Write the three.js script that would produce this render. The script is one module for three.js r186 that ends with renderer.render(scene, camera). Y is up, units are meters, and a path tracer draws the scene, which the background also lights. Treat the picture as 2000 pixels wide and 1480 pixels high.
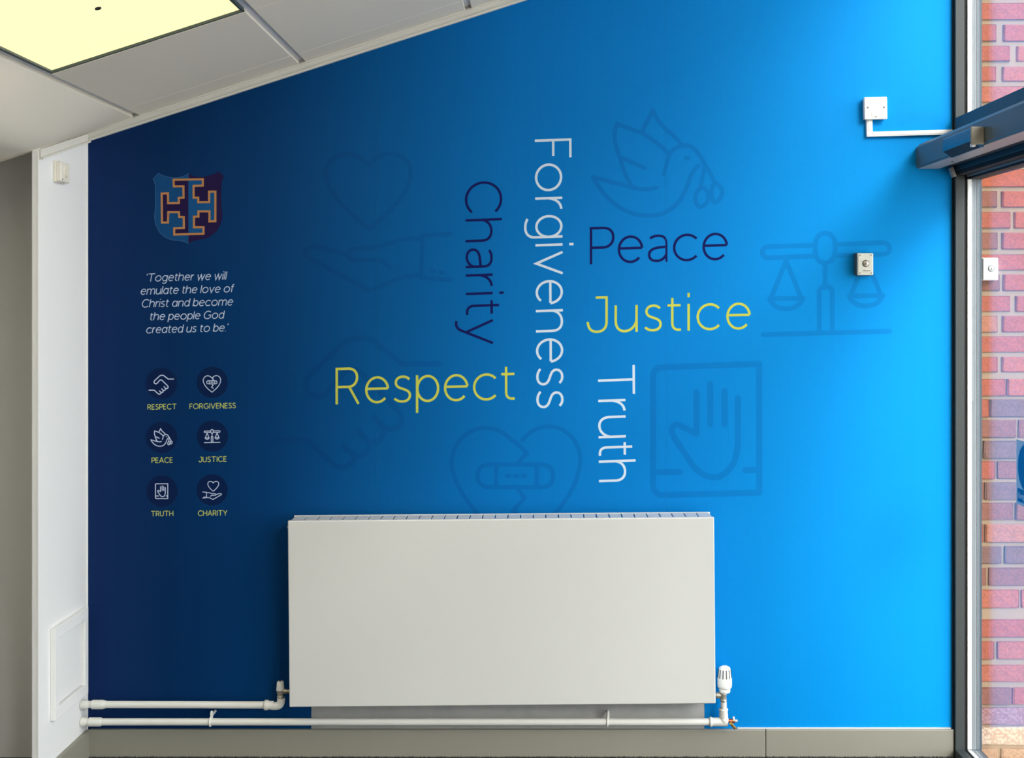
import * as THREE from 'three';
import { RoundedBoxGeometry } from 'three/addons/geometries/RoundedBoxGeometry.js';
import { mergeGeometries, toCreasedNormals } from 'three/addons/utils/BufferGeometryUtils.js';
import { RectAreaLightUniformsLib } from 'three/addons/lights/RectAreaLightUniformsLib.js';

// ---------------------------------------------------------------- camera, sky, exposure
const F = 2400, VX = 1065, VY = 590, EYE = 1.566, DIST = 4.24;    // focal length and vanishing point in photo pixels
const scene = new THREE.Scene();
const camera = new THREE.PerspectiveCamera(2 * Math.atan(740 / F) * 180 / Math.PI, 2000 / 1480, 0.05, 100);
camera.position.set(0, EYE, DIST);
camera.setViewOffset(2000, 1480, 1000 - VX, 740 - VY, 2000, 1480); // shift lens: verticals stay upright
const SKY = 5.0;
scene.background = new THREE.Color().setRGB(0.94 * SKY, 0.98 * SKY, 1.00 * SKY);   // even overcast sky
const sun = new THREE.DirectionalLight(new THREE.Color().setRGB(1.0, 0.97, 0.92), 3.0);   // hazy sun behind thin cloud, high to the right in front of the wall
sun.position.set(0.45 * 12, 0.60 * 12 + 1, 1.0 * 12); sun.target.position.set(0, 1, 0); sun.castShadow = true; sun.shadow.radius = 38;
Object.assign(sun.shadow.camera, { left: -6, right: 6, top: 6, bottom: -6, near: 0.5, far: 40 }); sun.shadow.mapSize.set(2048, 2048); scene.add(sun, sun.target);
const renderer = new THREE.WebGLRenderer();
renderer.toneMapping = THREE.LinearToneMapping;
renderer.toneMappingExposure = 1.0;
renderer.shadowMap.enabled = true;
RectAreaLightUniformsLib.init();
const LED = new THREE.Color().setRGB(1.0, 0.86, 0.58);             // warm white panels
const LED_POWER = 2.3;

// ---------------------------------------------------------------- helpers
let seed = 7;
const rnd = () => ((seed = (seed * 1664525 + 1013904223) >>> 0) / 4294967296);
const rr = (a, b) => a + (b - a) * rnd();
const at = (px, py, z = 0) => new THREE.Vector3((px - VX) / F * (DIST - z), EYE + (VY - py) / F * (DIST - z), z);   // photo pixel on a plane z
const pxm = (z) => F / (DIST - z);                                  // pixels per metre at z
const taken = {};
const numbered = (n) => { const k = (taken[n] = (taken[n] ?? -1) + 1); return k ? n + '_' + String(k).padStart(3, '0') : n; };
function shade(o) { o.traverse((m) => { if (m.isMesh) { m.castShadow = true; m.receiveShadow = true; } }); return o; }
function tag(o, label, category, group) { o.userData = { ...o.userData, label, category }; if (group) o.userData.group = group; return o; }
function thing(name, label, category, p = [0, 0, 0], group) {
  const g = new THREE.Group(); g.name = numbered(name); g.position.set(...p); scene.add(g); return tag(g, label, category, group);
}
function struct(name, label, category) { const g = new THREE.Group(); g.name = name; scene.add(g); g.userData = { kind: 'structure', label, category }; return g; }
function part(name, geo, mat, parent, p, rot) {
  const m = new THREE.Mesh(geo, mat); m.name = name; parent.add(m);
  if (p) m.position.set(...p); if (rot) m.rotation.set(...rot); return m;
}
const box = (x0, x1, y0, y1, z0, z1, r = 0) => {
  const g = r ? new RoundedBoxGeometry(x1 - x0, y1 - y0, z1 - z0, 2, r) : new THREE.BoxGeometry(x1 - x0, y1 - y0, z1 - z0);
  g.translate((x0 + x1) / 2, (y0 + y1) / 2, (z0 + z1) / 2); return g;
};
function prism(pts, z0, z1) {                                       // polygon in xy, extruded in z
  const s = new THREE.Shape(pts.map(([x, y]) => new THREE.Vector2(x, y)));
  const g = new THREE.ExtrudeGeometry(s, { depth: z1 - z0, bevelEnabled: false }); g.translate(0, 0, z0); return g;
}
const lathe = (pts, seg = 28) => new THREE.LatheGeometry(pts.map(([r, y]) => new THREE.Vector2(r, y)), seg);
const rod = (r, l, axis = 'y', seg = 24, r2 = r) => { const g = new THREE.CylinderGeometry(r2, r, l, seg); if (axis === 'x') g.rotateZ(-Math.PI / 2); if (axis === 'z') g.rotateX(Math.PI / 2); return g; };
const tubeAlong = (pts, r, n = 40) => new THREE.TubeGeometry(new THREE.CatmullRomCurve3(pts.map((p) => new THREE.Vector3(...p)), false, 'centripetal'), n, r, 18);
const rgb = (r, g, b) => new THREE.Color().setRGB(r / 255, g / 255, b / 255, THREE.SRGBColorSpace);
const mat = (c, roughness = 0.6, o = {}) => new THREE.MeshStandardMaterial({ color: Array.isArray(c) ? rgb(...c) : c, roughness, ...o });
function noiseTex(w, h, fn, srgb = true) {
  const d = new Uint8Array(w * h * 4);
  for (let y = 0; y < h; y++) for (let x = 0; x < w; x++) { const c = fn(x, y); const i = (y * w + x) * 4; d[i] = c[0]; d[i + 1] = c[1]; d[i + 2] = c[2]; d[i + 3] = 255; }
  const t = new THREE.DataTexture(d, w, h); t.magFilter = THREE.LinearFilter; t.minFilter = THREE.LinearMipmapLinearFilter; t.generateMipmaps = true;
  t.wrapS = t.wrapT = THREE.RepeatWrapping; if (srgb) t.colorSpace = THREE.SRGBColorSpace; t.needsUpdate = true; return t;
}
function lattice(n, s) { let q = s; const a = new Float32Array(n * n); for (let i = 0; i < n * n; i++) { q = (q * 1664525 + 1013904223) >>> 0; a[i] = q / 4294967296; } return (x, y) => {
  const xi = Math.floor(x), yi = Math.floor(y), fx = x - xi, fy = y - yi, u = fx * fx * (3 - 2 * fx), v = fy * fy * (3 - 2 * fy);
  const g = (i, j) => a[(((j % n) + n) % n) * n + (((i % n) + n) % n)];
  return (g(xi, yi) * (1 - u) + g(xi + 1, yi) * u) * (1 - v) + (g(xi, yi + 1) * (1 - u) + g(xi + 1, yi + 1) * u) * v; }; }
const n8 = lattice(8, 11), n32 = lattice(32, 23), n128 = lattice(128, 37);

// ---------------------------------------------------------------- materials
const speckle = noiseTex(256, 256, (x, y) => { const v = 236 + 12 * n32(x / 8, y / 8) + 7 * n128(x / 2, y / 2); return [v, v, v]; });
const M = {
  plaster: mat([186, 186, 182], 0.85), sideWhite: mat([232, 233, 231], 0.7),  // plaster toned darker than the white paint, deepening the shade under the radiator
  lobbyWall: mat([156, 151, 144], 0.85), ceilingTile: mat([226, 219, 204], 0.95), tee: mat([214, 216, 222], 0.4),
  ceilTrim: mat([214, 211, 202], 0.6), radiator: mat([206, 207, 204], 0.32),
  dark: mat([30, 31, 33], 0.7), pipe: mat([222, 222, 216], 0.35), brass: mat([190, 152, 84], 0.35, { metalness: 0.7 }), copper: mat([186, 112, 80], 0.4, { metalness: 1 }),
  nickel: mat([190, 184, 170], 0.35, { metalness: 0.6 }), skirting: mat([142, 140, 128], 0.45), plastic: mat([240, 240, 236], 0.35), plasticSeam: mat([205, 205, 200], 0.5),
  frame: mat([50, 57, 57], 0.5), frameBlue: mat([50, 68, 82], 0.5), gasket: mat([20, 21, 23], 0.8), bead: mat([240, 242, 240], 0.6),
  operator: mat([86, 95, 98], 0.4), operatorTrim: mat([150, 148, 146], 0.4), transom: mat([44, 62, 74], 0.5),
  glass: new THREE.MeshPhysicalMaterial({ color: 0xffffff, transmission: 1, roughness: 0, thickness: 0, ior: 1.5 }),
  mortar: mat([152, 128, 102], 0.95), screw: mat([120, 120, 120], 0.35, { metalness: 1 }), ivory: mat([229, 224, 211], 0.45),
  boxGrey: mat([70, 82, 80], 0.55), faceplate: mat([216, 217, 205], 0.5), carpet: mat([46, 46, 47], 0.95), paving: mat([190, 186, 178], 0.9),
};
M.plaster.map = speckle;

// ---------------------------------------------------------------- the print on the mural (drawn in photo pixels on the wall plane)
const G = {};                                                       // stroke alphabet: cap height 100, baseline 0
{
  const o = (s) => s[0].trim();
  Object.assign(G, {
    R: [65, o`M3.3 0L3.3 100M0 96.7L34 96.7C50 96.7 57 86 57 73C57 58 48 47 33 47L3.3 47M36 47L61 0`], P: [58, o`M3.3 0L3.3 100M0 96.7L34 96.7C51 96.7 60 86 60 71C60 56 50 44 33 44L3.3 44`],
    J: [57, o`M24 96.7L56 96.7M53 100L53 30C53 12 43 2.5 28 2.5C12 2.5 4 12 3 30`], T: [81, o`M0 96.7L81 96.7M40.5 100L40.5 0`],
    F: [50, o`M3.3 0L3.3 100M0 96.7L51 96.7M3.3 50L46 50`], C: [82, o`E47 50 44 48 42 318`], E: [54, o`M3.3 0L3.3 100M0 96.7L52 96.7M3.3 51L47 51M0 3.3L53 3.3`],
    S: [56, o`M51 85C45 93 38 97 30 97C16 97 7 87 7 75C7 59 21 55 30 51C43 46 53 41 53 27C53 12 41 3 29 3C17 3 8 8 2 15`], O: [98, o`E49 50 45.7 47 0 360`],
    G: [90, o`E48 50 45 47 44 322M85 20L85 47L56 47`], I: [7, o`M3.3 0L3.3 100`], V: [82, o`M2 100L41 2L80 100`], N: [74, o`M3.3 0L3.3 98L70 2L70 100`], A: [84, o`M2 0L42 98L82 0M15 32L69 32`],
    U: [70, o`M3.3 100L3.3 38C3.3 16 15 3 35 3C55 3 66 16 66 38L66 100`], H: [76, o`M3.3 0L3.3 100M72 0L72 100M3.3 51L72 51`], Y: [76, o`M1 100L38 45L75 100M38 45L38 0`],
    o: [75, o`E37.5 37 34 34 0 360`], e: [64, o`M4 40L62 40E33 37 29.5 34 5 318`], c: [62, o`E36 37 32.5 34 42 318`],
    s: [46, o`M41.5 63C37 69 31 71 25 71C13 71 6 64 6 55C6 43 18 40 25 37.5C35 34 43.5 30 43.5 20C43.5 9 34 3.3 24 3.3C14 3.3 7 7 2.5 12`],
    p: [61, o`M3.3 -29L3.3 74E31.5 37 27.5 34 0 360`], b: [61, o`M3.3 0L3.3 100E31.5 37 27.5 34 0 360`], d: [62, o`M58.7 0L58.7 100E30.5 37 27.5 34 0 360`], q: [62, o`M58.7 0L58.7 74E30.5 37 27.5 34 0 360`],
    t: [36, o`M13 91L13 22C13 9 20 3.3 30 3.3L36 3.5M0 70.7L35 70.7`], a: [52, o`M6 64C11 69 18 71 26 71C40 71 48 64 48 50L48 0M48 41L36 40C16 39 3.3 34 3.3 20C3.3 9 12 3.3 23 3.3C36 3.3 48 14 48 26`],
    u: [62, o`M3.3 74L3.3 32C3.3 13 12 2.5 27 2.5C42 2.5 55 14 58.7 32M58.7 74L58.7 0`], i: [7, o`M3.3 0L3.3 74M3.3 92L3.3 104`], l: [7, o`M3.3 0L3.3 100`],
    h: [62, o`M3.3 0L3.3 100M3.3 45C6 62 18 71 33 71C48 71 57.5 62 57.5 45L57.5 0`], n: [62, o`M3.3 0L3.3 74M3.3 45C6 62 18 71 33 71C48 71 57.5 62 57.5 45L57.5 0`],
    m: [100, o`M3.3 0L3.3 74M3.3 48C6 62 16 71 28 71C42 71 50 62 50 47L50 0M50 48C53 62 63 71 75 71C89 71 97 62 97 47L97 0`], r: [33, o`M3.3 0L3.3 74M3.3 36C6 58 17 70 33 71`],
    y: [62, o`M1 74L30 1M61 74L25 -14C20 -25 12 -29 0 -26`], g: [62, o`E31 37 27.7 34 0 360M58.7 74L58.7 -2C58.7 -18 48 -27.5 32 -27.5C22 -27.5 15 -25 9 -21`],
    v: [60, o`M1.5 74L30 2L58.5 74`], w: [88, o`M1.5 74L23 2L44 70L65 2L86.5 74`], f: [32, o`M12 0L12 78C12 93 20 99 32 97M0 71L30 71`], '.': [7, o`M3.3 0L3.3 8`], "'": [7, o`M3.3 78L3.3 100`], ' ': [30, ''],
  });
}
const K = (s) => (s.match(/[MLCQE][^MLCQEZ]*|Z/g) ?? []).map((t) => [t[0], (t.slice(1).match(/-?[\d.]+/g) ?? []).map(Number)]);
function trace(c, d, f) {                                           // f maps a point of the drawing to the canvas
  for (const [k, a] of K(d)) {
    const p = []; for (let i = 0; i < a.length; i += 2) p.push(...f(a[i], a[i + 1]));
    if (k === 'M') c.moveTo(...p); else if (k === 'L') c.lineTo(...p); else if (k === 'C') c.bezierCurveTo(...p); else if (k === 'Q') c.quadraticCurveTo(...p); else if (k === 'Z') c.closePath();
    else if (k === 'E') { const [cx, cy, rx, ry, a0, a1] = a; const n = 48; for (let i = 0; i <= n; i++) { const t = (a0 + (a1 - a0) * i / n) * Math.PI / 180, q = f(cx + rx * Math.cos(t), cy + ry * Math.sin(t)); i ? c.lineTo(...q) : c.moveTo(...q); } }
  }
}
function word(c, s, x0, y0, x1, y1, up, width, color, gap = 15, skew = 0, space = 30) {
  const adv = [...s].map((ch) => (ch === ' ' ? space : G[ch][0] + gap)); const total = adv.reduce((a, b) => a + b, 0) - gap;
  const bx = (x1 - x0) / total, by = (y1 - y0) / total; let pen = 0;
  c.strokeStyle = color; c.lineWidth = width; c.lineCap = 'butt'; c.lineJoin = 'miter'; c.miterLimit = 6;
  [...s].forEach((ch, i) => { c.beginPath(); const p0 = pen; trace(c, G[ch][1], (x, y) => { const xx = p0 + x + skew * y; return [x0 + bx * xx + up[0] * y / 100, y0 + by * xx + up[1] * y / 100]; }); c.stroke(); pen += adv[i]; });
}
const ICON = {
  respect: ['M690 348L598 348L525 290Q490 276 455 295L370 375Q348 398 368 420Q390 440 412 420L450 375Q475 352 500 375L590 465Q607 490 587 506Q565 517 548 500L530 480M553 508Q555 537 530 543Q512 545 490 515M517 547Q515 576 486 576Q470 572 452 550M484 577Q470 606 445 606Q430 602 370 543Q360 536 345 537L275 537'],
  forgiveness: ['M1355 322C1380 290 1410 288 1430 292C1470 300 1492 340 1488 375C1480 450 1420 510 1342 570C1265 515 1205 450 1193 385C1190 350 1205 315 1245 298C1270 288 1310 295 1332 324M1338 325L1366 352L1345 374M1278 378L1400 378Q1426 380 1426 404Q1426 430 1400 430L1278 430Q1252 428 1252 404Q1252 380 1278 378M1295 378L1295 430M1388 378L1388 430M1320 404L1326 404M1338 404L1344 404M1356 404L1362 404M1345 434L1360 456L1332 486L1362 506'],
  peace: ['M755 440L820 310Q850 390 905 430Q955 470 990 515M1000 524Q1045 515 1082 558Q1130 625 1188 742M760 450L605 392Q572 480 622 590Q650 700 700 782M760 450Q850 505 918 577L885 700M918 577Q955 530 1000 524M645 602L770 660M842 778Q760 802 680 772L465 715Q560 900 720 940Q890 975 980 860Q1020 800 1040 730Q1060 670 1095 645M1128 660L1105 780M1105 780Q1045 845 1100 897Q1165 880 1150 810Q1140 780 1105 780M1190 745Q1255 790 1228 830Q1205 882 1180 860Q1158 800 1190 745M1018 600L1032 600'],
  justice: ['M1322 1230L1222 1232Q1210 1234 1210 1244Q1210 1256 1222 1257L1322 1254M1363 1229L1464 1226Q1478 1228 1478 1240Q1478 1250 1464 1252L1363 1254M1342 1203Q1364 1205 1364 1236Q1364 1268 1342 1270Q1321 1268 1321 1236Q1321 1205 1342 1203M1342 1270L1342 1325M1330 1424L1330 1330Q1342 1312 1357 1330L1357 1424M1212 1428L1478 1424M1228 1348L1260 1264L1292 1348M1225 1348L1296 1348Q1286 1371 1260 1371Q1234 1371 1225 1348M1396 1344L1428 1260L1460 1344M1393 1344L1464 1344Q1454 1367 1428 1367Q1402 1367 1393 1344'],
  truth: ['M593 733L593 987L403 987Q384 985 384 965L384 752Q385 735 403 735L593 733M395 942L436 942M566 942L590 942M470 786L470 868L432 848Q412 852 430 880L464 932Q495 965 522 950Q552 930 551 880L551 800M497 770L497 850M525 785L525 850'],
  charity: ['M1363 722C1345 688 1300 685 1280 712C1260 742 1275 792 1363 862C1450 792 1470 742 1450 712C1430 685 1385 688 1363 722M1185 875L1246 878L1250 972L1185 978M1250 885L1290 885L1345 903L1398 905Q1420 920 1398 931L1335 932L1318 948M1415 917L1475 900Q1512 902 1500 921L1362 1000L1290 970L1250 966M1203 961L1208 960M1222 958L1228 957'],
};
function drawIcon(c, name, f, width, color) { c.strokeStyle = color; c.lineWidth = width; c.lineCap = 'round'; c.lineJoin = 'round'; c.beginPath(); trace(c, ICON[name][0], f); c.stroke(); }
// printed ink: navy running into cyan across the three drops (white and yellow letters stay equally white and yellow over it)
const INK = [[168, [16, 40, 88]], [330, [2, 42, 88]], [520, [0, 55, 108]], [735, [0, 81, 142]], [1000, [0, 106, 178]], [1300, [0, 119, 195]], [1550, [0, 136, 214]], [1865, [0, 150, 230]]];
const css = (a, al = 1) => `rgba(${a[0]},${a[1]},${a[2]},${al})`;
function paintPrint(c) {
  const g = c.createLinearGradient(168, 0, 1865, 0); for (const [x, k] of INK) g.addColorStop((x - 168) / 1697, css(k)); c.fillStyle = g; c.fillRect(0, -400, 2100, 2200);
  const slope = (f, cx, k = 0.028) => (x, y) => { const p = f(x, y); return [p[0], p[1] - k * (p[0] - cx)]; };
  const ghost = 'rgba(0,34,92,0.13)';
  drawIcon(c, 'charity', slope((x, y) => [881 - (x - 1185) * 0.9, 297 + (y - 690) * 0.8735], 730, 0.012), 9, ghost);
  drawIcon(c, 'respect', slope((x, y) => [530 + (x - 275) * 0.79, 659 + (y - 283) * 0.787], 690, 0.0), 11, ghost);
  drawIcon(c, 'forgiveness', (x, y) => [882 + (x - 1192) * 0.847, 834 + (y - 292) * 0.847], 8.5, ghost);
  drawIcon(c, 'peace', (x, y) => [1155 + (x - 455) * 0.328, 212 + (y - 300) * 0.3225], 8.5, ghost);
  drawIcon(c, 'justice', slope((x, y) => [1489 + (x - 1210) * 0.925, 455 + (y - 1203) * 0.875], 1610, 0.012), 9.5, ghost);
  drawIcon(c, 'truth', slope((x, y) => [1275 + (x - 384) * 0.995, 713 + (y - 733) * 0.99], 1380, 0.025), 12, ghost);
  const navy = css([14, 20, 84]), yellow = css([190, 192, 78]), white = css([196, 210, 224]);
  const U = (h) => [0, -h], side = (h) => [h, -0.0365 * h];
  word(c, 'Peace', 1151.5, 516, 1421, 507.5, U(72.5), 4.9, navy, 13);
  word(c, 'Justice', 1145.5, 650, 1465.5, 643, U(71), 4.9, yellow, 17);
  word(c, 'Respect', 655, 789.6, 1005.5, 780.5, U(71.5), 4.9, yellow, 13);
  word(c, 'Charity', 909, 355.5, 910.5, 672.5, side(71), 4.9, navy, 15);
  word(c, 'Forgiveness', 1044.5, 272.5, 1047.5, 797, side(71.5), 4.9, white, 15);
  word(c, 'Truth', 1167.5, 715, 1169.5, 942.5, side(72), 4.9, white, 13);
  const q = (s, a, ya, b, yb, gap = 13) => word(c, s.replace(/a/g, 'q'), 250 + a / 8.333, 510 + ya / 8.333, 250 + b / 8.333 - 2, 510 + yb / 8.333, U(15.4), 1.75, css([184, 196, 218]), gap, 0.19, 34);
  q("'Together we will", 290, 333, 1610, 297); q('emulate the love of', 205, 546, 1725, 503); q('Christ and become', 222, 752, 1715, 718); q('the people God', 352, 962, 1570, 932); q("created us to be.'", 295, 1175, 1630, 1140);
  const A = (x, y) => [260 + x / 8.696, 700 + y / 8.696], B = (x, y) => [260 + x / 8.696, 860 + y / 8.696], D = (x, y) => [270 + x / 18.5, 820 + y / 18.5];
  for (const [x, y] of [[315.8, 749], [414.7, 746.6], [316, 854], [415, 851.5], [317, 959], [414.7, 956.6]]) { c.fillStyle = css([8, 26, 66], 0.8); c.beginPath(); c.arc(x, y, 30.5, 0, 7); c.fill(); }
  const line = css([190, 200, 224]);
  drawIcon(c, 'respect', A, 2.1, line); drawIcon(c, 'forgiveness', A, 1.8, line); drawIcon(c, 'peace', D, 1.9, line); drawIcon(c, 'justice', A, 1.8, line); drawIcon(c, 'truth', B, 1.9, line); drawIcon(c, 'charity', B, 1.7, line);
  const lab = (s, f, a, ya, b, yb) => { const p = f(a, ya), r = f(b, yb); word(c, s, p[0], p[1], r[0], r[1], U(10.2), 1.55, css([190, 194, 100]), 17); };
  lab('RESPECT', A, 250, 868, 740, 858); lab('FORGIVENESS', A, 962, 857, 1742, 840); lab('PEACE', B, 320, 382, 675, 375); lab('JUSTICE', B, 1120, 368, 1588, 358); lab('TRUTH', B, 310, 1288, 685, 1283); lab('CHARITY', B, 1108, 1280, 1600, 1273);
  // the crest: a halved shield with an outlined cross
  const S = (x, y) => [270 + x / 7.79, 310 + y / 7.79], half = 'M765 225Q690 285 560 290Q420 288 310 222L228 310Q270 370 265 480Q275 700 250 870Q250 1010 330 1120Q420 1225 560 1240Q680 1238 768 1290Z';
  const Rm = (x, y) => S(1533 - x, y - 0.035 * (1533 - 2 * x));
  c.lineJoin = 'miter'; c.fillStyle = css([18, 70, 120]); c.beginPath(); trace(c, half, S); c.fill(); c.strokeStyle = css([56, 92, 136]); c.lineWidth = 1.2; c.stroke();
  c.fillStyle = css([34, 22, 66]); c.beginPath(); trace(c, half, Rm); c.fill();
  const cross = 'M540 320L985 312L985 408L845 412L845 592L915 592L915 662L1080 660L1080 500L1175 500L1175 950L1085 952L1085 800L918 800L918 880L850 880L850 1042L995 1042L995 1140L550 1152L550 1058L697 1052L695 888L625 885L622 812L460 812L455 970L365 970L360 530L455 525L457 675L622 672L618 595L692 592L690 418L545 420Z';
  for (const [x, w, k] of [[0, 766, [34, 22, 66]], [766, 800, [20, 78, 132]]]) { c.save(); c.beginPath(); const p = S(x, 0), r = S(x + w, 1500); c.rect(p[0], p[1], r[0] - p[0], r[1] - p[1]); c.clip(); c.fillStyle = css(k); c.beginPath(); trace(c, cross, S); c.fill(); c.restore(); }
  c.strokeStyle = css([178, 126, 80]); c.lineWidth = 4.2; c.beginPath(); trace(c, cross, S); c.stroke();
}

// ---------------------------------------------------------------- the setting
const XL = at(170, 0).x, XR = at(1859, 0).x, XFAR = -2.2, ZB = 7.4;           // side wall, glazing, room ends
const SL = 0.3225, ANG = Math.atan(SL), CO = Math.cos(ANG);
const yTrim = (x) => at(168, 278).y + SL * (x - at(168, 0).x), yCeil = (x) => yTrim(x) + 0.030;      // underside of the wall trim, of the tiles
const floorS = struct('floor', 'dark grey loop-pile carpet floor', 'floor');
{
  const weave = noiseTex(256, 256, (x, y) => { const v = 128 + 90 * Math.sin(x * Math.PI / 4) * Math.sin(y * Math.PI / 4) + 37 * (n128(x / 2, y / 2) - 0.5); return [v, v, v]; }, false); weave.repeat.set(40, 80);
  M.carpet.bumpMap = weave; M.carpet.bumpScale = 0.004;
  part('carpet', box(XFAR - 0.1, XR + 0.004, -0.1, 0, -0.12, ZB + 0.1), M.carpet, floorS);
  const tuft = new THREE.TorusGeometry(0.0032, 0.0014, 5, 8, Math.PI); const nx = 760, nz = 26;
  const pile = new THREE.InstancedMesh(tuft, mat([58, 58, 60], 0.95), nx * nz); pile.name = 'carpet_loops'; pile.userData.kind = 'stuff'; floorS.add(pile);
  const o = new THREE.Object3D(); let i = 0;
  for (let a = 0; a < nx; a++) for (let b = 0; b < nz; b++) { o.position.set(XL + 0.004 + (XR - XL - 0.01) * (a + rnd() * 0.7) / nx, rr(-0.001, 0.002), 0.016 + b * 0.0058 + rr(-0.002, 0.002)); o.rotation.set(rr(-0.4, 0.4), rr(0, 3.1), rr(-0.3, 0.3)); o.updateMatrix(); pile.setMatrixAt(i++, o.matrix); }
}
const wallBack = struct('wall_back', 'wall papered with a printed blue mural of values', 'wall');
{
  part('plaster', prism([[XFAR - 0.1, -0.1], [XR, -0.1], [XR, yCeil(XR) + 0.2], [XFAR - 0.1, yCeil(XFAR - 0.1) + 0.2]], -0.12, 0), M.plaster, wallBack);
  const edges = [170, 735, 1300, 1859], yb = 1424, ym = 610, yt = -130, T = 0.0007, z = T;
  const pix = (p) => at(p[0], p[1], 0);
  edges.slice(0, 3).forEach((x0, i) => {
    const x1 = edges[i + 1], W = 1024, H = 2048, cv = document.createElement('canvas'); cv.width = 2 * W; cv.height = H; const c = cv.getContext('2d');
    for (const [k, y0, y1] of [[0, yt, ym], [1, ym, yb]]) { c.save(); c.beginPath(); c.rect(k * W, 0, W, H); c.clip(); c.translate(k * W, 0); c.scale(W / (x1 - x0), H / (y1 - y0)); c.translate(-x0, -y0); paintPrint(c); c.restore(); }
    const tex = new THREE.CanvasTexture(cv); tex.colorSpace = THREE.SRGBColorSpace; tex.anisotropy = 8; tex.generateMipmaps = false; tex.minFilter = THREE.LinearFilter;
    const g0 = i ? 0.06 : 0, g1 = i < 2 ? 0.06 : 0, a = x0 + g0, b = x1 - g1;        // hairline butt joint between the drops
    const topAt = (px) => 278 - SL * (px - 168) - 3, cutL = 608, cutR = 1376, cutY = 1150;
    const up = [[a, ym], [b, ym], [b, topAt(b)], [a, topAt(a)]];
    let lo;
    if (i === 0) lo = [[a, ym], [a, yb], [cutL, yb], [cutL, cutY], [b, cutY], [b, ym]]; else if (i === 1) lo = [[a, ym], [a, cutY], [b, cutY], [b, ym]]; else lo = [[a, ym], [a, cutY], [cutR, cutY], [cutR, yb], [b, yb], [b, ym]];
    const geos = [up, lo].map((poly, k) => {
      const g = prism(poly.map((p) => { const v = pix(p); return [v.x, v.y]; }), 0, z), P = g.attributes.position, uv = g.attributes.uv, y0 = k ? ym : yt, y1 = k ? yb : ym;
      for (let j = 0; j < P.count; j++) { const px = VX + P.getX(j) * F / DIST, py = VY - (P.getY(j) - EYE) * F / DIST; uv.setXY(j, (k + Math.min(0.999, Math.max(0.001, (px - x0) / (x1 - x0)))) / 2, 1 - (py - y0) / (y1 - y0)); }
      return g;
    });
    part('wallpaper_drop', mergeGeometries(geos), new THREE.MeshPhysicalMaterial({ map: tex, roughness: 0.55, specularIntensity: 0.16 }), wallBack);
  });
}
const wallLeft = struct('wall_left', 'white painted side wall beside the mural', 'wall');
const ZC = 0.406;
part('plaster', box(XL - 0.02, XL, -0.05, yCeil(XL) + 0.05, 0, ZC), M.sideWhite, wallLeft);
part('edge_board', box(XL - 0.0205, XL - 0.001, -0.05, yCeil(XL) - 0.11, ZC - 0.01, ZC + 0.001, 0.001), M.sideWhite, wallLeft);
part('corner_bead', box(XL - 0.006, XL + 0.0015, 0, yCeil(XL) - 0.125, ZC - 0.006, ZC + 0.0015, 0.0015), M.sideWhite, wallLeft);
part('caulk_line', box(XL, XL + 0.004, 0.09, yTrim(XL), 0.0005, 0.004), M.sideWhite, wallLeft);
// beyond the thin white side wall the back wall goes on in the same white paint, turned away from the glazing's light by that side wall
const wallRecess = struct('wall_recess', 'white painted wall of the recess behind the side wall', 'wall');
part('plaster', box(XFAR - 0.05, XL - 0.0205, -0.05, yCeil(XL) + 0.05, 0, 0.012), M.sideWhite, wallRecess);
const outer = (name, label, g, m = M.lobbyWall) => part('plaster', g, m, struct(name, label, 'wall'));
outer('wall_far_left', 'plain side wall of the lobby', box(XFAR - 0.1, XFAR, -0.05, 2.4, -0.05, ZB));
outer('wall_front', 'plain end wall of the lobby', prism([[XFAR - 0.1, -0.1], [XR + 0.08, -0.1], [XR + 0.08, yCeil(XR) + 0.3], [XFAR - 0.1, yCeil(XFAR - 0.1) + 0.3]], ZB, ZB + 0.12));
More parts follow.
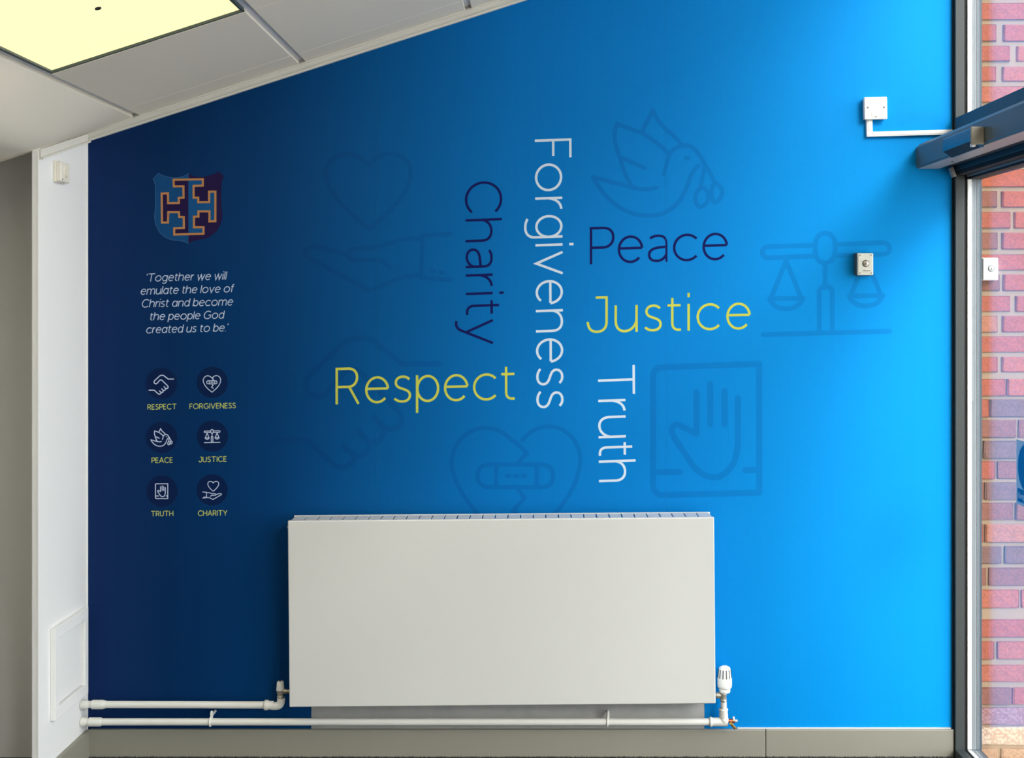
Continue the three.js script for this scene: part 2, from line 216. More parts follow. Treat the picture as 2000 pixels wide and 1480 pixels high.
// sloping tiled ceiling: pieces laid in the plane of the slope
const ceil = struct('ceiling', 'sloping suspended ceiling of square white tiles', 'ceiling');
const XF0 = (1866 - VX) / F * (DIST - 0.025), XT = at(269, 0).x;                                            // first runner
ceil.position.set(XT, yCeil(XT), 0); ceil.rotation.z = ANG; ceil.updateMatrixWorld(true);
const ceilInv = ceil.matrixWorld.clone().invert();
const rows = [0.014, 0.15, 0.77]; while (rows[rows.length - 1] < ZB - 0.6) rows.push(rows[rows.length - 1] + 0.6); rows.push(ZB);
const LX0 = (XFAR - 0.05 - XT) / CO, LX1 = (XF0 - 0.012 - XT) / CO, lights = [[0, 2], [0, 6], [3, 4], [3, 8]];      // each panel spans two cells
{
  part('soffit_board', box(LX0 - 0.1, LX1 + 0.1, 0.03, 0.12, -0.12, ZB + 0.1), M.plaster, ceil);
  const cache = {};
  for (let k = -2; k < 5; k++) {
    const a = Math.max(k * 0.6 + 0.011, LX0), b = Math.min((k + 1) * 0.6 - 0.011, LX1);
    for (let j = 0; j + 1 < rows.length; j++) {
      if (b - a < 0.02 || k < 0 || lights.some(([p, q]) => p === k && (q === j || q + 1 === j))) continue;
      const key = [a - k, b - k, rows[j + 1] - rows[j]].map((v) => v.toFixed(3)).join();
      cache[key] ??= new RoundedBoxGeometry(b - a, 0.018, rows[j + 1] - rows[j] - 0.0016, 2, 0.0025);
      part('ceiling_tile', cache[key], M.ceilingTile, ceil, [(a + b) / 2, 0.009, (rows[j] + rows[j + 1]) / 2]);
    }
    if (k > -2) part('runner', box(k * 0.6 - 0.0125, k * 0.6 + 0.0125, 0.012, 0.030, 0.012, ZB), M.tee, ceil);
  }
  // left of the first runner the lining dips over the return wall
  const xa = XT - 0.0115, xs = [xa, xa - 0.04, xa - 0.08, xa - 0.12, XL, XL - 0.04, XL - 0.12, XL - 0.3, XFAR - 0.06], DROP = yCeil(XL) - at(75, 293, ZC).y;
  const dip = (x, z) => DROP * Math.min(1, z / ZC) * Math.min(1, Math.max(0, (xa - x) / (xa - XL)));
  {
    const n = 60, P = [], I = [], z0 = 0.014, z1 = ZB;
    for (let q = 0; q <= n; q++) for (const x of xs) { const z = z0 + (z1 - z0) * q / n; P.push(x, yCeil(x) - dip(x, z), z); }
    for (let q = 0; q < n; q++) for (let i = 0; i + 1 < xs.length; i++) { const a = q * xs.length + i, b = a + xs.length; I.push(a, a + 1, b, b, a + 1, b + 1); }
    const g = new THREE.BufferGeometry(); g.setAttribute('position', new THREE.Float32BufferAttribute(P, 3)); g.setAttribute('uv', new THREE.Float32BufferAttribute(P.filter((_, i) => i % 3 !== 1), 2)); g.setIndex(I); g.computeVertexNormals();
    const N = g.attributes.normal; if (N.getY(0) > 0) { for (let i = 0; i < I.length; i += 3) [I[i], I[i + 1]] = [I[i + 1], I[i]]; g.setIndex(I); g.computeVertexNormals(); }
    const lid = g.clone(); lid.translate(0, 0.012, 0);
    g.applyMatrix4(ceilInv); lid.applyMatrix4(ceilInv); const side = box(-0.012, 0, 0.0, 0.013, z0, z1); part('ceiling_lining', mergeGeometries([g, lid]), M.ceilingTile, ceil); part('lining_edge', side, M.ceilingTile, ceil, [-0.0115 / CO, 0, 0]);
  }
  const t1 = struct('trim_1', 'white metal edge trim along the white side wall', 'trim'), lip = (h0, h1, d, nm) => { const y0 = yTrim(XL), yE = yCeil(XL) - DROP; const e = ZC - (d > 0.01 ? 0.0008 : 0), g = prism([[0, y0 + h0], [-e, yE - 0.028 + h0], [-e, yE - 0.028 + h1], [0, y0 + h1]], 0, d); g.rotateY(Math.PI / 2); g.translate(XL, 0, 0); part(nm, g, M.ceilTrim, t1); };
  lip(0, 0.030, 0.008, 'angle_leg'); lip(-0.001, 0.006, 0.014, 'angle_lip');
  const tr = struct('trim_2', 'white metal edge trim under the sloping ceiling', 'trim'); tr.position.copy(ceil.position); tr.rotation.copy(ceil.rotation);
  const t0 = (XL - XT) / CO, h = 0.030 * CO;
  part('angle_leg', box(t0, LX1 - 0.05, -h, 0.02, 0, 0.008), M.ceilTrim, tr); part('angle_lip', box(t0, LX1 - 0.05, -h - 0.001, -h + 0.007, 0, 0.014, 0.002), M.ceilTrim, tr); part('angle_flange', box(t0, LX1 - 0.05, -0.004, 0.0, 0, 0.016), M.ceilTrim, tr);
}
// skirtings
const skTop = at(0, 1422).y;
{
  const b = struct('baseboard_back', 'grey painted skirting board along the mural wall', 'baseboard'), xj = at(1494, 0).x;
  part('board', box(XL + 0.012, xj - 0.0008, 0, skTop, 0, 0.016, 0.003), M.skirting, b); part('board', box(xj + 0.0008, XR + 0.003, 0, skTop, 0, 0.0155, 0.003), M.skirting, b);
  const pl = mat([205, 205, 200], 0.5); part('sealant_line', box(at(1440, 0).x, XR - 0.005, skTop, skTop + 0.004, 0, 0.006), pl, b);
  const l = struct('baseboard_left', 'grey painted skirting board on the white side wall', 'baseboard'); part('board', box(XL, XL + 0.014, 0, skTop, 0.012, ZC, 0.003), M.skirting, l);
}
// ---------------------------------------------------------------- glazed screen on the right
const win = struct('window_1', 'full-height glazed entrance screen in grey aluminium', 'window');
const ZJ = 0.025, XG = (px) => (px - VX) / F * (DIST - ZJ);        // frame section read across the jamb: grey face, gasket, bead, outer face
const XF = [XG(1866), XG(1884), XG(1890), XG(1898), XG(1918)], GX = XF[3] + 0.001;
{
  const top = yCeil(XR) + 0.15, ZE = 6.2, ys = at(0, 1464, ZJ).y, yT = at(0, 230, ZJ).y, yD = at(0, 341, ZJ).y;
  part('wall_gasket', box(XR, XF[0], 0, top, -0.12, 0.012), M.gasket, win);
  part('jamb', box(XF[0], XF[1], -0.05, top, -0.12, ZJ, 0.002), M.frame, win);
  part('glazing_gasket', box(XF[1], XF[2], -0.05, top, -0.12, ZJ - 0.006), M.gasket, win);
  part('jamb_outer', box(XF[2], XF[4], -0.05, top, -0.12, ZJ - 0.005), M.frameBlue, win);
  part('outer_lip', box((XF[3] + XF[4]) / 2, XF[4], -0.05, top, -0.12, ZJ - 0.002), M.frameBlue, win);
  const bead = (g) => part('glazing_bead', g, M.bead, win);
  bead(box(XF[2], XF[3], ys, yD - 0.014, ZJ - 0.006, ZJ - 0.001, 0.0015)); bead(box(XF[2], XF[3], yT, top, ZJ - 0.006, ZJ - 0.001, 0.0015));
  // sill: the same section laid along the floor
  part('sill', box(XF[0], XF[1], -0.05, ys, ZJ, ZE, 0.002), M.frame, win); part('sill_gasket', box(XF[1], XF[2], -0.05, ys - 0.006, ZJ, ZE), M.gasket, win);
  part('sill_outer', box(XF[2], XF[4], -0.05, ys - 0.005, ZJ, ZE), M.frameBlue, win); bead(box(XF[2], XF[3], ys - 0.006, ys - 0.001, ZJ, ZE, 0.0015));
  // transom over the doors
  part('transom', box(XF[0], XF[4], yD + 0.012, yT, ZJ, ZE, 0.002), M.transom, win);
  part('door_head', box(XF[0] + 0.002, XF[4], yD - 0.002, yD + 0.012, ZJ, ZE), M.gasket, win); part('head_strip', box(XF[2] - 0.004, XF[2] + 0.002, yD - 0.008, yD - 0.002, ZJ, ZE), M.operatorTrim, win); part('head_gasket', box(XF[2], XF[4], yD - 0.016, yD - 0.002, ZJ, ZE), M.dark, win);
  // further mullions and the panes between them
  const mz = [ZJ - 0.004, 1.45, 2.7, 3.95, 5.1, ZE];
  mz.slice(1).forEach((z) => part('mullion', box(XF[0], XF[4], -0.05, top, z, z + 0.06, 0.002), M.frame, win));
  for (let i = 0; i < 5; i++) { const a = mz[i] + (i ? 0.06 : 0), b = mz[i + 1]; part('pane', box(GX, GX + 0.006, ys - 0.005, yD - 0.005, a, b), M.glass, win); part('pane', box(GX, GX + 0.006, yT, top, a, b), M.glass, win); }
  part('head_rail', box(XF[0] - 0.01, XF[4], top - 0.12, top, 0, ZE + 0.06), M.frame, win);
  outer('wall_right', 'plain solid wall beyond the glazed screen', box(XF[0], XF[0] + 0.15, -0.05, top, ZE + 0.06, ZB));
}
// ---------------------------------------------------------------- brick wall outside
const ext = struct('wall_outside', 'weathered red brick wall outside the glazing', 'wall');
{
  const ZF = -0.12;
  part('mortar', box(XR + 0.06, 4.2, -0.3, 5.2, -0.34, ZF - 0.007), M.mortar, ext);
  const grain = noiseTex(256, 256, (x, y) => { const a = n32(x / 8, y / 26), b = n128(x / 2, y / 6.4), p = n128(x / 2 + 40, y / 6.4 + 9) > 0.93 ? 0.55 : 1; const v = (205 + 38 * a + 16 * b) * p; return [v, v * (0.96 + 0.05 * b), v * (0.94 + 0.08 * a)]; });
  const crust = noiseTex(256, 256, (x, y) => { const a = n32(x / 8, y / 26) * 0.6 + n128(x / 2, y / 6.4) * 0.4, w = Math.max(0, Math.min(1, (a - 0.35) * 3.2)); return [212 + 28 * w, 188 + 50 * w, 186 + 54 * w]; });
  const rough = noiseTex(256, 256, (x, y) => { const v = 255 * (0.6 * n128(x / 2, y / 6.4) + 0.4 * n32(x / 8, y / 26)); return [v, v, v]; }, false);
  const tones = { red: [166, 88, 66], pink: [174, 98, 72], orange: [172, 90, 58], plum: [140, 88, 72], slate: [126, 92, 84], rose: [168, 89, 66], pale: [174, 114, 88] };
  const BM = {}; for (const [k, t] of Object.entries(tones)) BM[k] = mat(t, 0.9, { map: grain, bumpMap: rough, bumpScale: 0.0007 });
  BM.crust = mat([164, 128, 130], 0.95, { map: crust, bumpMap: rough, bumpScale: 0.0012 }); BM.cream = mat([206, 192, 168], 0.95, { map: crust, bumpMap: rough, bumpScale: 0.0015 }); BM.tan = mat([186, 150, 120], 0.95, { map: grain, bumpMap: rough, bumpScale: 0.0012 });
  const variants = [0, 1, 2, 3].map((q) => { let s = q * 91 + 5; const r = () => ((s = (s * 1664525 + 1013904223) >>> 0) / 4294967296 - 0.5);   // unit brick with a worn, uneven arris
    const g = new RoundedBoxGeometry(1, 1, 1, 2, 0.03); const P = g.attributes.position, m = {}; for (let i = 0; i < P.count; i++) { const k = [P.getX(i), P.getY(i), P.getZ(i)].map((v) => v.toFixed(3)).join(); m[k] ??= [r() * 0.012, r() * 0.05, r() * 0.04]; P.setXYZ(i, P.getX(i) + m[k][0], P.getY(i) + m[k][1], P.getZ(i) + m[k][2]); } g.computeVertexNormals(); return g; });
  // each course in photo pixels: top, bottom, then where bricks meet (end of one, start of the next), then tones
  const C = [[-34, -5, [1946, 1958], 'pink red'], [6, 38, [], 'rose'], [48, 80, [1946.6, 1960], 'red rose'], [90, 119, [1973, 1986], 'rose pink'], [130, 158, [1946.6, 1958], 'rose pink'], [169, 199, [], 'pink'], [209, 239, [1947, 1958], 'red pink'], [250, 280, [1974, 1984], 'red red'], [290, 320, [1948, 1958], 'orange red'],
    [330.5, 364.6, [], 'orange'], [373.5, 404, [1948, 1957], 'plum orange'], [414, 445, [1974, 1981], 'red orange'], [454.5, 486, [1949, 1957.5], 'plum red'], [497, 527, [], 'rose'], [536, 567, [1953, 1960], 'plum rose'], [578, 608, [1974, 1984], 'rose red'], [617, 648, [1949, 1958], 'pale red'], [657, 687.5, [], 'rose'], [697, 726, [1949, 1957], 'rose pink'],
    [740, 772.6, [1964, 1967], 'rose pink'], [780, 814, [1931, 1933.5], 'red slate'], [820, 854, [1985, 1989], 'plum plum'], [861, 895, [1918, 1920.5], 'plum slate'], [901, 935, [1944, 1948], 'red plum'], [942, 975.5, [1921, 1923.5], 'plum slate'], [982, 1015, [1980, 1983.5], 'plum plum'], [1024, 1058.6, [1921, 1924], 'rose pale'], [1067, 1100, [1956, 1962], 'slate slate'],
    [1109, 1143, [1927, 1931], 'plum plum'], [1152, 1187, [1991, 1995], 'pink pink'], [1210, 1244, [], 'rose'], [1253, 1287, [1941.6, 1948], 'rose pink'], [1299, 1331, [], 'pink'], [1343, 1375, [1976, 1978], 'plum rose'], [1382, 1414, [], 'crust'], [1420, 1454, [], 'cream'], [1462, 1494, [1950, 1956], 'tan tan'], [1502, 1534, [], 'tan']];
  const xStart = XR + 0.09;
  const lay = (x0, x1, y0, y1, tone, i) => { const b = part('brick', variants[i % 4], BM[tone], ext); b.scale.set(x1 - x0, y1 - y0, 0.10); b.position.set((x0 + x1) / 2, (y0 + y1) / 2, ZF - 0.05 + rr(-0.002, 0.003)); };
  let n = 0; const keys = ['red', 'rose', 'pink', 'plum', 'rose'];
  for (const [t, b, j, tn] of C) {
    const yt = at(0, t, ZF).y, yb = at(0, b, ZF).y, tone = tn.split(' ');
    let x = xStart; if (j.length) { lay(xStart, at(j[0], 0, ZF).x, yb, yt, tone[0], n++); x = at(j[1], 0, ZF).x; }
    let k = j.length ? 1 : 0; while (x < 3.2) { const w = Math.min(0.215, 3.2 - x); lay(x, x + w, yb, yt, tone[k] ?? keys[n % 5], n++); x += w + 0.011; k++; if (w < 0.215) break; }
  }
  const yTop = at(0, -34, ZF).y; for (let r = 0; r < 12; r++) for (let q = 0; q < 8; q++) lay(xStart + (q + (r % 2) / 2) * 0.226, xStart + (q + (r % 2) / 2) * 0.226 + 0.215, yTop + 0.010 + r * 0.0752, yTop + 0.075 + r * 0.0752, keys[n % 5], n++);
}
part('paving', box(XR + 0.09, 14, -0.4, -0.06, -12, 16), M.paving, struct('ground_outside', 'grey paving outside the entrance', 'ground'));

// ---------------------------------------------------------------- radiator and its pipes
const ZP = 0.055;
{
  const z1 = 0.142, z0 = 0.032, A = at(565, 1017.5, z1), B = at(1398, 1008, z1), bot = at(565, 1381, z1).y, w = B.x - A.x, h = A.y - bot;
  const r = thing('radiator', 'wide white flat-fronted panel radiator under the mural', 'radiator', [A.x, bot, 0]); r.rotation.z = Math.atan2(B.y - A.y, w) * 0.75;
  part('front_panel', box(0, w, 0, h, z1 - 0.014, z1, 0.0035), M.radiator, r);
  part('back_panel', box(0.012, w - 0.012, 0.01, h - 0.02, z0, z0 + 0.02, 0.004), M.radiator, r);
  for (const x of [0.001, w - 0.013]) part('side_panel', box(x, x + 0.012, 0.002, h - 0.004, z0, z1 - 0.013, 0.003), M.radiator, r);
  part('convector', box(0.03, w - 0.03, 0.03, h - 0.04, z0 + 0.022, z1 - 0.02), M.dark, r);
  part('grille_rail', box(0, w, h - 0.005, h + 0.001, z1 - 0.013, z1 - 0.001, 0.0025), M.radiator, r); part('grille_rail', box(0, w, h - 0.005, h + 0.001, z0, z0 + 0.010, 0.0025), M.radiator, r);
  const n = 33, p = (w - 0.012) / n, slat = new RoundedBoxGeometry(p - 0.0042, 0.004, z1 - z0 - 0.023, 1, 0.001);
  for (let i = 0; i < n; i++) part('grille_bar', slat, M.radiator, r, [0.006 + (i + 0.5) * p, h - 0.0025, (z0 + z1) / 2 - 0.0015]);
  const bl = part('bleed_valve', rod(0.007, 0.012, 'x'), M.plastic, r, [-0.005, h - 0.03, 0.085]); part('bleed_key_slot', rod(0.003, 0.004, 'x', 4), M.screw, bl, [-0.007, 0, 0]);
  for (const x of [0.18, w - 0.18]) part('wall_bracket', box(x - 0.02, x + 0.02, h - 0.35, h - 0.05, 0.001, z0 + 0.002), M.plastic, r);
  r.userData.w = w; delete r.userData.w;
}
const S = 1 / pxm(ZP), V = (px, py) => at(px, py, ZP);
{
  const p1 = V(172, 1375.5), p2 = V(524, 1376.5), R = 6.9 * S;
  const t = thing('heating_pipe', 'short white heating pipe from white side wall to radiator corner', 'pipe', [p1.x, p1.y, ZP]); const L = p2.x - p1.x, dy = p2.y - p1.y;
  const Q = (px, py) => { const v = V(px, py); return [v.x - p1.x, v.y - p1.y, 0]; };
  part('tube', tubeAlong([[XL - p1.x - 0.004, 0, 0.0], [0.02, 0, 0], [L * 0.5, dy / 2, 0], [L, dy, 0]], R), M.pipe, t);
  part('coupling', lathe([[R, -0.024], [R * 1.3, -0.022], [R * 1.3, 0.012], [R * 1.15, 0.02], [R, 0.026]]).rotateZ(-Math.PI / 2), M.pipe, t, Q(193, 1375.5));
  part('wall_fitting', lathe([[R * 1.05, -0.014], [R * 1.35, -0.012], [R * 1.2, 0.006], [R, 0.012]]).rotateZ(-Math.PI / 2), M.pipe, t, [XL - p1.x + 0.014, 0, 0]);
  part('elbow_collar', lathe([[R, -0.012], [R * 1.45, -0.008], [R * 1.45, 0.002], [R * 1.15, 0.006], [R * 1.1, 0.022]]).rotateZ(-Math.PI / 2), M.pipe, t, Q(522, 1376.5));
  part('elbow', tubeAlong([Q(524, 1377), Q(537, 1378.5), Q(546, 1376), Q(549, 1368.5), Q(549, 1362)], R * 1.12), M.pipe, t);
}
{
  const c = V(547.5, 1352), t = thing('lockshield_valve', 'small lockshield valve with plain capped head at radiator', 'valve', [c.x, c.y, ZP]); const k = S;
  part('body', lathe([[6.0 * k, -10 * k], [6.6 * k, -7 * k], [5.0 * k, -5 * k], [6.8 * k, -1 * k], [6.6 * k, 4 * k], [5 * k, 6 * k]], 8), M.nickel, t);
  part('compression_nut', lathe([[0, -12 * k], [6.6 * k, -12 * k], [6.6 * k, -6 * k], [0, -6 * k]], 6), M.nickel, t);
  part('tail', rod(3.8 * k, 24 * k, 'x'), M.nickel, t, [11 * k, 2 * k, 0]); part('tail_nut', rod(5.4 * k, 6 * k, 'x', 6), M.nickel, t, [9 * k, 2 * k, 0]);
  const cap = part('cap', lathe([[0, 3 * k], [7.6 * k, 3 * k], [8.2 * k, 6 * k], [7.6 * k, 9 * k], [6.6 * k, 20 * k], [5.2 * k, 22 * k], [0, 22 * k]]), M.pipe, t); part('cap_screw', rod(2.6 * k, 1.2 * k), M.dark, cap, [0, 22 * k, 0]);
}
{
  const p1 = V(172, 1409.5), p2 = V(1386, 1409.5), R = 6.9 * S;
  const t = thing('heating_pipe', 'long white heating pipe along the top of the skirting', 'pipe', [p1.x, p1.y, ZP]), L = p2.x - p1.x;
  const Q = (px, py, z = 0) => { const v = V(px, py); return [v.x - p1.x, v.y - p1.y, z]; };
  part('tube', rod(R, L + p1.x - XL + 0.03, 'x'), M.pipe, t, [(L - (p1.x - XL) + 0.03) / 2, 0, 0]);
  part('coupling', lathe([[R, -0.022], [R * 1.28, -0.020], [R * 1.28, 0.018], [R, 0.024]]).rotateZ(-Math.PI / 2), M.pipe, t, Q(186, 1409.5));
  part('wall_fitting', lathe([[R * 1.05, -0.012], [R * 1.35, -0.010], [R * 1.2, 0.004], [R, 0.010]]).rotateZ(-Math.PI / 2), M.pipe, t, [XL - p1.x + 0.012, 0, 0]);
  const tee = part('tee', mergeGeometries([rod(R * 1.22, 32 * S, 'x'), rod(R * 1.2, 16 * S).translate(8.5 * S, 8 * S, 0)]), M.pipe, t, Q(1405, 1409.5));
  part('tee_collar', lathe([[R, -3 * S], [R * 1.42, -2 * S], [R * 1.42, 2 * S], [R, 3 * S]]).rotateZ(-Math.PI / 2), M.pipe, tee, [-17 * S, 0, 0]);
  part('riser', rod(R * 0.85, 36 * S), M.pipe, t, Q(1413.5, 1383)); part('riser_coupling', lathe([[R, -9 * S], [R * 1.2, -8 * S], [R * 1.2, 6 * S], [R * 1.32, 7 * S], [R * 1.3, 9 * S], [R, 10 * S]]), M.pipe, t, Q(1413, 1393));
  part('elbow_swell', new THREE.SphereGeometry(R * 1.35, 20, 14), M.pipe, t, Q(1414, 1406));
  const d = part('drain_cock', rod(4.2 * S, 12 * S, 'x'), M.copper, t, Q(1429, 1407.5)); part('drain_screw', rod(2.8 * S, 7 * S, 'x', 4), M.plasticSeam, d, [8 * S, 0, 0]); part('drain_collar', rod(5.6 * S, 3 * S, 'x', 6), M.pipe, d, [4 * S, 3 * S, 0]);
  const sp = part('drain_spout', rod(2.9 * S, 17 * S), M.brass, t, Q(1430, 1414, 0.016), [0.5, 0, 0.62]); part('spout_mouth', rod(2.2 * S, 1 * S), M.dark, sp, [0, -8.6 * S, 0]);
}
{
  const c = V(1413, 1360), t = thing('thermostatic_valve', 'white thermostatic radiator valve with slotted head', 'valve', [c.x, c.y, ZP]), k = S;
  part('body', lathe([[5.4 * k, -6 * k], [6.2 * k, -2 * k], [5.4 * k, 1 * k], [6.8 * k, 3 * k], [6.8 * k, 7 * k], [5 * k, 10 * k]], 10), M.nickel, t);
  part('compression_nut', lathe([[0, -10 * k], [6.8 * k, -10 * k], [6.8 * k, -4 * k], [0, -4 * k]], 6), M.nickel, t);
  part('tail', rod(4 * k, 20 * k, 'x'), M.nickel, t, [-9 * k, 2.5 * k, 0]); part('tail_nut', rod(6.2 * k, 7 * k, 'x', 6), M.nickel, t, [-10.5 * k, 2.5 * k, 0]);
  part('collar', lathe([[0, 7.5 * k], [8.5 * k, 7.5 * k], [10.6 * k, 9 * k], [11 * k, 14 * k], [9 * k, 16 * k], [0, 16 * k]]), M.plastic, t, [2.4 * k, 0, 0]);
  const head = part('head', lathe([[9.5 * k, 15 * k], [11.5 * k, 16.5 * k], [13.6 * k, 19 * k], [14.1 * k, 24 * k], [14.1 * k, 36 * k], [13.2 * k, 38 * k], [11.8 * k, 52 * k], [10.2 * k, 57 * k], [6 * k, 59.5 * k], [0, 60 * k]], 40), M.plastic, t, [2.4 * k, 0, 0]);
  for (let i = 0; i < 12; i++) { const a = i / 12 * 2 * Math.PI + 0.13; const s = part('slot', box(-0.75 * k, 0.75 * k, -8.2 * k, 8.2 * k, -0.8 * k, 0.8 * k), M.dark, head, [Math.sin(a) * 12.35 * k, 45.5 * k, Math.cos(a) * 12.35 * k]); s.rotation.order = 'YXZ'; s.rotation.y = a; s.rotation.x = -0.098; }
}
for (const [px, w] of [[411, 'pipe clip on blue mural wall near the white side wall'], [1186, 'pipe clip against bare wall below the radiator']]) {
  const c = V(px, 1409.5), R = 6.9 * S, t = thing('pipe_clip', 'white plastic ' + w, 'pipe clip', [c.x, c.y, ZP]);
  part('ring', new THREE.TorusGeometry(R * 1.1, 2.0 * S, 8, 24).rotateY(Math.PI / 2), M.pipe, t);
  const st = part('stem', box(-2.2 * S, 2.2 * S, R * 0.9, 19 * S, -0.008, 0.004, 0.002), M.pipe, t, [2 * S, 0, 0]); part('stem_tip', new THREE.SphereGeometry(2.6 * S, 12, 8), M.pipe, st, [0, 19 * S, -0.002]); part('wall_stud', rod(2.6 * S, ZP - R, 'z'), M.pipe, t, [2 * S, 12 * S, -(ZP - 0.0) / 2]);
}
// ---------------------------------------------------------------- fittings on the mural wall
{
  const a = at(1688, 189, 0.03), b = at(1733, 233, 0.03), w = b.x - a.x, h = a.y - b.y, t = thing('fused_spur', 'white square fused connection unit above the cable trunking', 'switch', [(a.x + b.x) / 2, (a.y + b.y) / 2, 0]); t.rotation.z = 0.02;
  part('back_box', box(-w / 2 + 0.002, w / 2 - 0.002, -h / 2 + 0.002, h / 2 - 0.002, 0.0007, 0.024, 0.003), M.plastic, t); part('plate', box(-w / 2, w / 2, -h / 2, h / 2, 0.023, 0.031, 0.0036), M.plastic, t);
  for (const s of [-1, 1]) { const c = part('screw', rod(0.0034, 0.002, 'z'), M.screw, t, [s * w * 0.355, 0.002, 0.0312]); part('screw_slot', box(-0.003, 0.003, -0.0005, 0.0005, 0.0006, 0.0013), M.dark, c); }
  const fu = part('fuse_carrier', box(-0.014, 0.014, -0.0085, 0.0085, -0.001, 0.0012, 0.001), M.plastic, t, [0, -0.0215, 0.031]); part('fuse_edge', mergeGeometries([box(-0.0146, 0.0146, -0.0091, -0.0085, 0, 0.0009), box(-0.0146, 0.0146, 0.0085, 0.0091, 0, 0.0009), box(-0.0146, -0.014, -0.009, 0.009, 0, 0.0009), box(0.014, 0.0146, -0.009, 0.009, 0, 0.0009)]), M.plasticSeam, fu); part('fuse_screw', rod(0.0025, 0.002, 'z'), M.screw, fu, [0, -0.008, 0.0008]);
}
{
  const c = at(1698.5, 262, 0.012), k = 1 / pxm(0.012), t = thing('cable_trunking', 'white mitred mini trunking running from fused spur to door operator', 'trunking', [c.x, c.y, 0]); t.rotation.z = 0.027;
  const d = 0.016, r = 0.5, L = 1860 - 1698.5;
  part('upright_length', prism([[-5.6 * k, -4.6 * k], [5.6 * k, 4.6 * k], [5.6 * k, 29 * k], [-5.6 * k, 29 * k]].map(([x, y]) => [x, y]), 0.0008, d), M.plastic, t);
  part('level_length', prism([[-5.1 * k, -4.8 * k], [L * k, -4.8 * k], [L * k, 4.6 * k], [6.0 * k, 4.4 * k]], 0.0008, d), M.plastic, t);
  part('lid_rib', box(-3.4 * k, 3.4 * k, 6 * k, 28.5 * k, d, d + 0.0015, 0.0006), M.plastic, t); part('lid_rib', box(6 * k, (L - 1) * k, -2.8 * k, 2.6 * k, d, d + 0.0015, 0.0006), M.plastic, t);
}
function labelTex(w, h, fn) { const cv = document.createElement('canvas'); cv.width = w; cv.height = h; fn(cv.getContext('2d')); const t = new THREE.CanvasTexture(cv); t.colorSpace = THREE.SRGBColorSpace; return t; }
function keySwitch(name, label, a, b, parentZ, face, side, front, outside) {
  const w = b.x - a.x, h = a.y - b.y, t = thing(name, label, 'key switch', [(a.x + b.x) / 2, (a.y + b.y) / 2, parentZ], undefined); const D = a.z - parentZ;
  part('back_box', box(-w / 2, w / 2, -h / 2, h / 2, 0.0007, D - 0.008, 0.003), side, t); part('cover', box(-w / 2 + 0.001, w / 2 - 0.001, -h / 2 + 0.001, h / 2 - 0.001, D - 0.009, D, 0.004), front, t);
  part('faceplate', box(-w / 2 + 0.004, w / 2 - 0.005, -h / 2 + 0.003, h / 2 - 0.003, D - 0.001, D + 0.0012, 0.0005), face, t);
  if (!outside) for (const sx of [-1, 1]) for (const sy of [-1, 1]) part('screw', rod(0.0023, 0.0018, 'z', 12), M.screw, t, [sx * (w / 2 - 0.0095) , sy * (h / 2 - 0.0085), D + 0.0014]);
  const c = part('lock', lathe([[0, 0.004], [0.0055, 0.004], [0.006, 0.002], [0.0095, 0.003], [0.0105, 0.0005], [0.0105, -0.001]]).rotateX(Math.PI / 2), M.nickel, t, [0.001, 0.002, D + 0.001]); part('keyhole', box(-0.001, 0.001, -0.004, 0.004, 0.0035, 0.0046), M.dark, c); part('lock_ring', new THREE.TorusGeometry(0.0098, 0.002, 8, 28), M.dark, c, [0, 0, 0.0008]);
  return [t, w, h, D];
}
{
  const z = 0.045, [t, w, h, D] = keySwitch('key_switch', 'grey boxed key switch mounted on the mural beside the scales', at(1674, 493.5, z), at(1706.5, 538, z), 0, M.faceplate, M.boxGrey, M.faceplate, false);
  const tx = labelTex(256, 96, (c) => { c.fillStyle = 'rgb(216,217,205)'; c.fillRect(0, 0, 256, 96); c.fillStyle = 'rgb(24,26,26)'; c.font = 'bold 46px sans-serif'; c.textBaseline = 'middle'; c.fillText('Besam', 84, 36); c.strokeStyle = 'rgb(60,62,60)'; c.lineWidth = 5; c.beginPath(); c.arc(50, 36, 20, -1.2, 1.2); c.stroke(); c.beginPath(); c.moveTo(226, 44); c.lineTo(246, 34); c.stroke(); c.fillStyle = 'rgb(120,122,116)'; for (let i = 0; i < 9; i++) c.fillRect(62 + i * 17, 70, 10, 7); });
  part('maker_print', new THREE.PlaneGeometry(w * 0.72, w * 0.27), new THREE.MeshStandardMaterial({ map: tx, roughness: 0.5 }), t, [0, -h * 0.31, D + 0.0015]);
  const ty = labelTex(256, 64, (c) => { c.fillStyle = 'rgb(216,217,205)'; c.fillRect(0, 0, 256, 64); c.fillStyle = 'rgb(150,152,142)'; for (const [x, y, l] of [[118, 8, 24], [24, 36, 44], [180, 34, 52]]) c.fillRect(x, y, l, 9); });
  part('position_print', new THREE.PlaneGeometry(w * 0.72, w * 0.18), new THREE.MeshStandardMaterial({ map: ty, roughness: 0.5 }), t, [0, h * 0.15, D + 0.00145]);
}
{
  const z = -0.12 + 0.045, [t, w, h, D] = keySwitch('key_switch', 'white key switch box fixed to the outside brick wall', at(1919.5, 503, z), at(1950.5, 547.5, z), -0.12, M.plastic, M.plastic, M.plastic, true);
  const tx = labelTex(128, 32, (c) => { c.fillStyle = 'rgb(240,240,236)'; c.fillRect(0, 0, 128, 32); c.fillStyle = 'rgb(196,198,192)'; for (const x of [14, 40, 66, 88]) c.fillRect(x, 12, 18, 8); });
  part('maker_print', new THREE.PlaneGeometry(w * 0.5, w * 0.12), new THREE.MeshStandardMaterial({ map: tx, roughness: 0.5 }), t, [0, -h * 0.33, D + 0.0015]);
}
